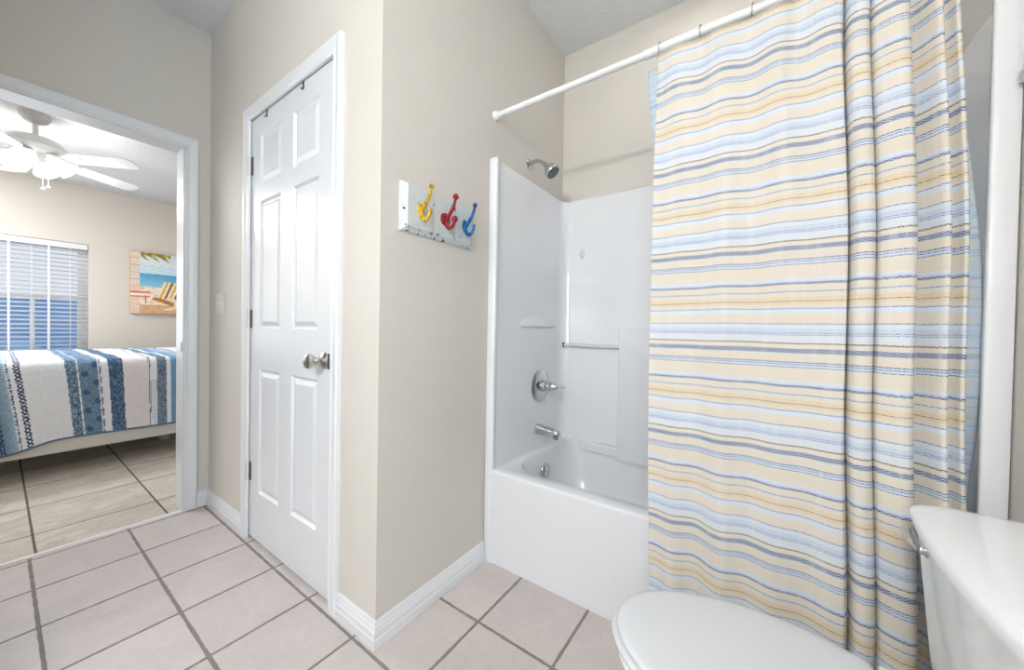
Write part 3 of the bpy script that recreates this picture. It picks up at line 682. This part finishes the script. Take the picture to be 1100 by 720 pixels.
def quilt_color(yt, s):
    """yt: position along the bed, s: distance across the cloth; printed pattern only."""
    n = rng.random()
    def jit(c, a): return tuple(v*(1-a+2*a*n) for v in c)
    WH, NV, MB, LB, PK, GB, DK = (238, 243, 252), (68, 92, 124), (116, 144, 170), (162, 190, 212), (236, 231, 235), (132, 148, 168), (46, 66, 98)
    y = yt
    while y < -0.80: y += 0.90
    while y > 0.20: y -= 0.90
    if y < -0.765: return jit(WH, 0.02)
    if y < -0.735: return jit(DK if (int(s*120)+int(y*200)) % 3 else MB, 0.25)
    if y < -0.682:
        t = (y+0.735)/0.053; return jit(tuple(a+(c-a)*t for a, c in zip(MB, LB)), 0.10)
    if y < -0.668: return jit(NV if ((s*60) % 1) > abs((y+0.668)/0.014) else WH, 0.05)
    if y < -0.648: return WH
    if y < -0.620:
        t = (y+0.648)/0.028; zz = abs(((s*22) % 1)-0.5)*2; 
        return DK if abs(zz-t) < 0.24 or abs((1-zz)-t) < 0.20 else WH
    if y < -0.438: return jit(WH, 0.03)
    if y < -0.389: return jit(NV if n > 0.45 else LB, 0.12)
    if y < -0.382: return WH
    if y < -0.292:
        fl = math.sin(s*48+1.2)*math.sin((y+0.382)*60)
        return jit(MB if fl < 0.55 else (74, 104, 142), 0.16)
    if y < -0.278: return DK if ((s*70) % 1) > 0.5 and -0.288 < y < -0.282 or y > -0.281 else WH
    if y < -0.240: return jit(WH, 0.02)
    if y < -0.166: return jit(NV, 0.10) if n > 0.22 else (132, 160, 190)
    if y < -0.031: return jit(PK, 0.03)
    if y < -0.016: return DK if (-0.029 < y < -0.025 or -0.021 < y < -0.018) else WH
    if y < 0.018: return NV if ((s*80) % 1) > 0.6 and abs((y*1000) % 12-6) < 2 else WH
    if y < 0.076: return jit(GB if n > 0.4 else (92, 108, 130), 0.12)
    if y < 0.098: return WH
    return jit(LB if y > 0.15 else (118, 164, 206), 0.06)
# quilt cross-section from the far edge over the top and down the near side
def quilt():
    sec = [(BXF-0.012, 0.42), (BXF-0.014, 0.60), (BXF-0.008, 0.72), (BXF+0.02, ZQ-0.008), (BXF+0.07, ZQ)]
    sec += [(x, ZQ+0.004*math.sin(x*9)) for x in np.linspace(BXF+0.15, BXN-0.12, 12)]
    sec += [(BXN-0.055, ZQ-0.002), (BXN-0.02, ZQ-0.016), (BXN-0.001, ZQ-0.045), (BXN+0.008, ZQ-0.09), (BXN+0.011, 0.60), (BXN+0.013, 0.50), (BXN+0.016, 0.40), (BXN+0.020, 0.32), (BXN+0.024, 0.245)]
    p = catmull([(x, 0, z) for x, z in sec], 12)
    # resample evenly at 7 mm
    s = [0.0]
    for a, c in zip(p, p[1:]): s.append(s[-1]+(c-a).length)
    L = s[-1]; ns = int(L/0.0062); X = np.interp(np.linspace(0, L, ns+1), s, [q.x for q in p]); Z = np.interp(np.linspace(0, L, ns+1), s, [q.z for q in p]); S = np.linspace(0, L, ns+1)
    Y = np.arange(BYL-0.005, BYR+0.006, 0.0042)
    co = []; cl = []
    for i in range(ns+1):
        dr_ = min(1, max(0, (ZQ-0.03-Z[i])/0.5)) if X[i] > -3.2 else 0
        for y in Y:
            sh_ = max(0, 0.09*(0.05-y))*dr_ if y > -0.9 else 0.0855*dr_
            puff = 0.0022*math.sin(S[i]*58+math.sin(y*23)*1.2)*math.sin(y*52+math.sin(S[i]*19))
            x, z = X[i], Z[i]
            if X[i] > -3.2: x += puff*dr_ + 0.012*dr_*math.sin(y*7+0.6)
            z += puff*(1-dr_) - (0.055*smooth((-0.45-y)/0.25)*dr_**2)
            co.append((x, y, z)); c = quilt_color(y-sh_, S[i]); cl.append(lin(c))
    n = len(Y); fc = [(i*n+j, i*n+j+1, (i+1)*n+j+1, (i+1)*n+j) for i in range(ns) for j in range(n-1)]
    me = bpy.data.meshes.new('quilt'); me.from_pydata(co, [], fc)
    at = me.color_attributes.new('print', 'FLOAT_COLOR', 'POINT'); at.data.foreach_set('color', np.array(cl, dtype=np.float32).ravel())
    for q in me.polygons: q.use_smooth = True
    me.materials.append(MAT['quilt_print']); o = bpy.data.objects.new('quilt', me); COL.objects.link(o)
    m = o.modifiers.new('t', 'SOLIDIFY'); m.thickness = 0.005; m.offset = 1
    tag(o, 'blue and white striped patchwork quilt draped over the bed', 'quilt')
    # edge binding
    last = ns*n; bb = bm_new(); add_tube(bb, [Vector(co[last+j])+Vector((0.001, 0, 0)) for j in range(0, n, 3)], 0.006, 6)
    MAT['binding'] = plain('binding', (96, 118, 146), 0.8)
    obj('edge_binding', bb, 'binding', o, True)['label'] = 'blue grey edge binding'
quilt()

# ------------------------------------------------------------------ invented window dressing the cool fill, unseen behind the viewpoint
b = bm_new()
for q in ((-2.10, -2.06, 1.06, 1.94), (-1.44, -1.40, 1.06, 1.94), (-2.06, -1.44, 1.06, 1.10), (-2.06, -1.44, 1.90, 1.94)): add_box(b, XR-0.020, XR-0.0005, *q)
w2 = struct('added_window', b, 'vinyl_white')
b = bm_new(); add_box(b, XR-0.012, XR-0.006, -2.06, -1.44, 1.10, 1.90); obj('added_pane', b, 'frosted_glass', w2)

# ------------------------------------------------------------------ bedroom window, blind, outdoors
win = bm_new(); xw = XB-0.10
def ring_frame(bm, x0, x1, y0, y1, z0, z1, t):
    add_box(bm, x0, x1, y0, y0+t, z0, z1); add_box(bm, x0, x1, y1-t, y1, z0, z1); add_box(bm, x0, x1, y0+t, y1-t, z0, z0+t); add_box(bm, x0, x1, y0+t, y1-t, z1-t, z1)
ring_frame(win, xw-0.03, xw+0.012, WY0, WY1, WZ0, WZ1, 0.035); wf = struct('window_1', win, 'vinyl_white')
b = bm_new(); ring_frame(b, xw-0.018, xw+0.006, WY0+0.035, WY1-0.035, 1.27, WZ1-0.035, 0.03); add_box(b, xw-0.012, xw+0.0, -0.745, -0.725, 1.30, WZ1-0.065); obj('upper_sash', b, 'vinyl_white', wf)
b = bm_new(); ring_frame(b, xw-0.006, xw+0.020, WY0+0.035, WY1-0.035, WZ0+0.035, 1.305, 0.034); add_box(b, xw, xw+0.012, -0.52, -0.49, 0.76, 1.275); obj('lower_sash', b, 'vinyl_white', wf)
b = bm_new(); add_box(b, xw-0.010, xw-0.006, WY0+0.06, WY1-0.06, 1.295, WZ1-0.06); add_box(b, xw+0.004, xw+0.008, WY0+0.06, WY1-0.06, WZ0+0.06, 1.275); obj('glass', b, 'window_glass', wf)
bl = thing('window_blind', 'white horizontal slat blind lowered over the bedroom window', 'window blind', (XB-0.03, -0.73, WZ1))
b = bm_new(); add_box(b, XB-0.058, XB-0.003, WY0+0.004, WY1-0.004, WZ1-0.060, WZ1-0.004, 0.003); obj('headrail', b, 'blind_white', bl)
b = bm_new(); zz = WZ1-0.085
while zz > WZ0+0.05:
    a_ = math.radians(12); cx = XB-0.034; P = []
    for yv in (WY0+0.008, WY1-0.008):
        P.append([(cx-0.024, yv, zz-0.024*math.sin(a_)), (cx, yv, zz+0.003), (cx+0.024, yv, zz+0.024*math.sin(a_)), (cx+0.024, yv, zz+0.024*math.sin(a_)+0.0025), (cx, yv, zz+0.0055), (cx-0.024, yv, zz-0.024*math.sin(a_)+0.0025)])
    loft(b, P); zz -= 0.0415
obj('slats', b, 'blind_white', bl)
b = bm_new(); add_box(b, XB-0.058, XB-0.008, WY0+0.006, WY1-0.006, WZ0+0.012, WZ0+0.032, 0.003); obj('bottom_rail', b, 'blind_white', bl)
for yv in (-1.12, -0.87, -0.64, -0.41):
    b = bm_new()
    for xo in (XB-0.0075, XB-0.061): add_box(b, xo-0.0006, xo+0.0006, yv-0.007, yv+0.007, WZ0+0.03, WZ1-0.06)
    obj('ladder_tape', b, 'cord_white', bl)
for yv in (-0.51, -0.275):
    b = bm_new(); add_tube(b, [(XB-0.006, yv, WZ1-0.06), (XB-0.006, yv, WZ0+0.03)], 0.002, 6); obj('lift_cord', b, 'cord_white', bl)
b = bm_new()
for i in range(14):
    z0 = 0.0+i*0.097; loft(b, [[(-7.5, -3.2, z0), (-7.475, -3.2, z0), (-7.49, -3.2, z0+0.096), (-7.5, -3.2, z0+0.096)], [(-7.5, 2.4, z0), (-7.475, 2.4, z0), (-7.49, 2.4, z0+0.096), (-7.5, 2.4, z0+0.096)]])
struct('wall_outdoor', b, 'outdoor_blue')

# ------------------------------------------------------------------ beach print on canvas
PY0, PY1, PZ0, PZ1 = 0.137, 0.86, 1.152, 1.838
def beach(u, v):
    """u right 0..1, v up 0..1 : a plain generic seaside picture."""
    sky, sea, deep, sand, sand2, wood, red, yel, pal = (214, 232, 242), (126, 194, 226), (92, 168, 216), (248, 230, 210), (238, 204, 168), (234, 214, 200), (226, 116, 84), (238, 186, 60), (150, 132, 62)
    h = 0.5+0.5*math.sin(u*41+v*7)*math.sin(v*37-u*9)
    c = sky
    if v > 0.66: c = sky if v < 0.80 else (228, 238, 240)
    elif v > 0.44: 
        t = (v-0.44)/0.22; c = tuple(a+(b_-a)*t for a, b_ in zip((150, 208, 226), deep))
    else: c = sand if h < 0.7 else sand2
    if v < 0.15: c = tuple(int(a*0.55+b_*0.45) for a, b_ in zip((206, 140, 86), c))
    if v > 0.86+0.10*abs(math.sin(u*26+v*30)) and 0.11 < u < 0.46: c = pal if h > 0.35 else (206, 178, 92)
    if u < 0.105: c = wood if (v*9 % 1) > 0.1 else (206, 172, 152)
    if u < 0.105 and v < 0.44: c = (236, 206, 186)
    if 0.0 < u < 0.22 and 0.27 < v < 0.36: c = (244, 236, 226) if abs(v-0.31) < 0.022 else red
    if 0.16 < u < 0.18 and 0.16 < v < 0.30: c = (190, 110, 70)
    # striped deck chair
    k1 = (v-0.26)/0.28
    if 0 < k1 < 1:
        x0 = 0.29+0.09*k1; x1 = 0.56+0.04*k1
        if x0 < u < x1: c = yel if int((u-x0)*34) % 2 else (250, 240, 214)
        if int((u-x0)*34) % 4 == 3 and x0 < u < x1: c = (150, 104, 60)
    if 0.24 < u < 0.5 and 0.14 < v < 0.27 and abs(v-(0.27-(u-0.24)*0.42)) < 0.035: c = (196, 132, 72)
    if 0.34 < u < 0.7 and 0.06 < v < 0.22 and abs(v-(0.03+(u-0.34)*0.5)) < 0.028: c = (248, 230, 200)
    return c
pt_ = thing('beach_painting', 'unframed canvas of a seaside scene with a striped deck chair on the bedroom wall', 'painting', (XB, 0.5, 1.5))
nu, nv = 150, 140; co = []; cl = []
for j in range(nv+1):
    for i in range(nu+1):
        u, v = i/nu, j/nv; co.append((XB+0.0345, PY0+(PY1-PY0)*u, PZ0+(PZ1-PZ0)*v)); q_ = 1+0.06*math.sin(u*63+5*math.sin(v*41))*math.sin(v*57+4*math.sin(u*29)); cl.append(lin(tuple(min(255, x_*q_) for x_ in beach(u, v))))
fc = [(j*(nu+1)+i, j*(nu+1)+i+1, (j+1)*(nu+1)+i+1, (j+1)*(nu+1)+i) for j in range(nv) for i in range(nu)]
me = bpy.data.meshes.new('printed_canvas'); me.from_pydata(co, [], fc)
me.color_attributes.new('print', 'FLOAT_COLOR', 'POINT').data.foreach_set('color', np.array(cl, dtype=np.float32).ravel())
me.materials.append(MAT['canvas_print']); o = bpy.data.objects.new('printed_canvas', me); COL.objects.link(o); o.parent = pt_; o.matrix_parent_inverse = Matrix.Translation(pt_.location).inverted()
plain('canvas_edge', (206, 160, 120), 0.7, var=0.2)
b = bm_new(); add_box(b, XB+0.001, XB+0.034, PY0, PY1, PZ0, PZ1, 0.003); obj('stretcher', b, 'canvas_edge', pt_)

# ------------------------------------------------------------------ ceiling fan with light kit
FX, FY = -3.04, -0.554
fan = thing('ceiling_fan', 'white five-blade ceiling fan with lit glass shades in the bedroom', 'ceiling fan', (FX, FY, HB))
b = bm_new(); add_lathe(b, [(0, 0), (0.072, 0), (0.070, -0.018), (0.052, -0.048), (0.030, -0.060), (0, -0.062)], (FX, FY, HB-0.001), (0, 0, 1)); obj('canopy', b, 'fan_grey', fan, True, 40)
b = bm_new(); add_tube(b, [(FX, FY, HB-0.058), (FX, FY, 2.275)], 0.014, 14); obj('downrod', b, 'fan_white', fan, True, 40)
b = bm_new(); add_lathe(b, [(0, 0.065), (0.05, 0.065), (0.11, 0.045), (0.140, 0.015), (0.145, -0.012), (0.125, -0.035), (0.07, -0.045), (0, -0.045)], (FX, FY, 2.225), (0, 0, 1), 36); obj('motor_housing', b, 'fan_white', fan, True, 40)
BZ = 2.160
for kb_ in range(5):
    a = math.radians(45+72*kb_); ca, sa = math.cos(a), math.sin(a)
    R = Matrix.Translation((FX, FY, BZ)) @ Matrix.Rotation(a, 4, 'Z') @ Matrix.Rotation(math.radians(-12), 4, 'X')
    t = bm_new(); out = []
    for i in range(13):
        q = i/12; out.append((0.215+0.31*q, 0.048+0.016*q))
    for i in range(1, 9):
        an = math.pi/2*i/8; out.append((0.525+0.055*math.sin(an), 0.064*math.cos(an)**0.8 if an < 1.57 else 0))
    full = out + [(x, -y) for x, y in out[::-1][1:]]
    loft(t, [[(x, y, -0.003) for x, y in full], [(x, y, 0.003) for x, y in full]])
    for v in t.verts: v.co = R @ v.co
    obj('blade', t, 'fan_white', fan)
    t = bm_new()
    loft(t, [[(0.06, -0.02, 0.02), (0.06, 0.02, 0.02), (0.06, 0.02, 0.028), (0.06, -0.02, 0.028)], [(0.15, -0.014, 0.0), (0.15, 0.014, 0.0), (0.15, 0.014, 0.009), (0.15, -0.014, 0.009)], [(0.21, -0.042, -0.010), (0.21, 0.042, -0.010), (0.21, 0.042, -0.004), (0.21, -0.042, -0.004)], [(0.27, -0.020, -0.009), (0.27, 0.020, -0.009), (0.27, 0.020, -0.0035), (0.27, -0.020, -0.0035)]])
    for v in t.verts: v.co = R @ v.co
    obj('blade_iron', t, 'fan_grey', fan)
b = bm_new(); add_lathe(b, [(0, 0), (0.06, 0), (0.062, -0.02), (0.05, -0.045), (0.03, -0.055), (0, -0.056)], (FX, FY, 2.180), (0, 0, 1)); obj('light_kit_hub', b, 'fan_white', fan, True, 40)
for ks in range(4):
    a = math.radians(-20+90*ks); d = Vector((math.cos(a)*0.80, math.sin(a)*0.80, -0.60)).normalized(); p0 = Vector((FX, FY, 2.165))+Vector((math.cos(a), math.sin(a), 0))*0.060
    b = bm_new(); add_lathe(b, [(0.020, 0.0), (0.024, 0.012), (0.030, 0.035), (0.043, 0.070), (0.054, 0.102), (0.060, 0.115), (0.057, 0.115), (0.050, 0.100), (0.026, 0.035), (0.017, 0.004)], p0, d, 24, cap=False)
    obj('glass_shade', b, 'lit_glass', fan, True, 60)
    l = bpy.data.lights.new('fan_bulb', 'POINT'); l.energy = FAN_W; l.shadow_soft_size = 0.03; l.color = (1, 1, 1)
    lo = bpy.data.objects.new('fan_bulb', l); COL.objects.link(lo); lo.location = p0+d*0.19
for dx, dy, zb in ((0.015, 0.03, 1.945), (-0.02, 0.055, 1.970)):
    b = bm_new(); add_tube(b, [(FX+dx, FY+dy, 2.13), (FX+dx, FY+dy, zb)], 0.0014, 6); pc = obj('pull_chain', b, 'fan_grey', fan)
    b = bm_new(); add_lathe(b, [(0, 0.016), (0.004, 0.014), (0.010, 0.004), (0.010, 0), (0, -0.003)], (FX+dx, FY+dy, zb), (0, 0, 1), 12); obj('chain_pull', b, 'fan_white', pc, True)

# ------------------------------------------------------------------ lamps of the bathroom (behind the camera)
vl = thing('vanity_light', 'three-globe vanity light on the wall behind the viewpoint', 'light', (0.94, YF, 2.05))
b = bm_new(); add_box(b, 0.59, 1.29, YF+0.0005, YF+0.03, 2.00, 2.10, 0.006); obj('back_plate', b, 'chrome', vl)
for x in (0.72, 0.94, 1.16):
    b = bm_new(); add_lathe(b, [(0, 0), (0.022, 0), (0.022, 0.05), (0, 0.05)], (x, YF+0.028, 2.05), (0, 1, 0), 16); so = obj('socket', b, 'chrome', vl, True, 40)
    b = bm_new(); add_ball(b, (x, YF+0.122, 2.05), 0.050, 20); obj('globe', b, 'vanity_glass', vl, True)
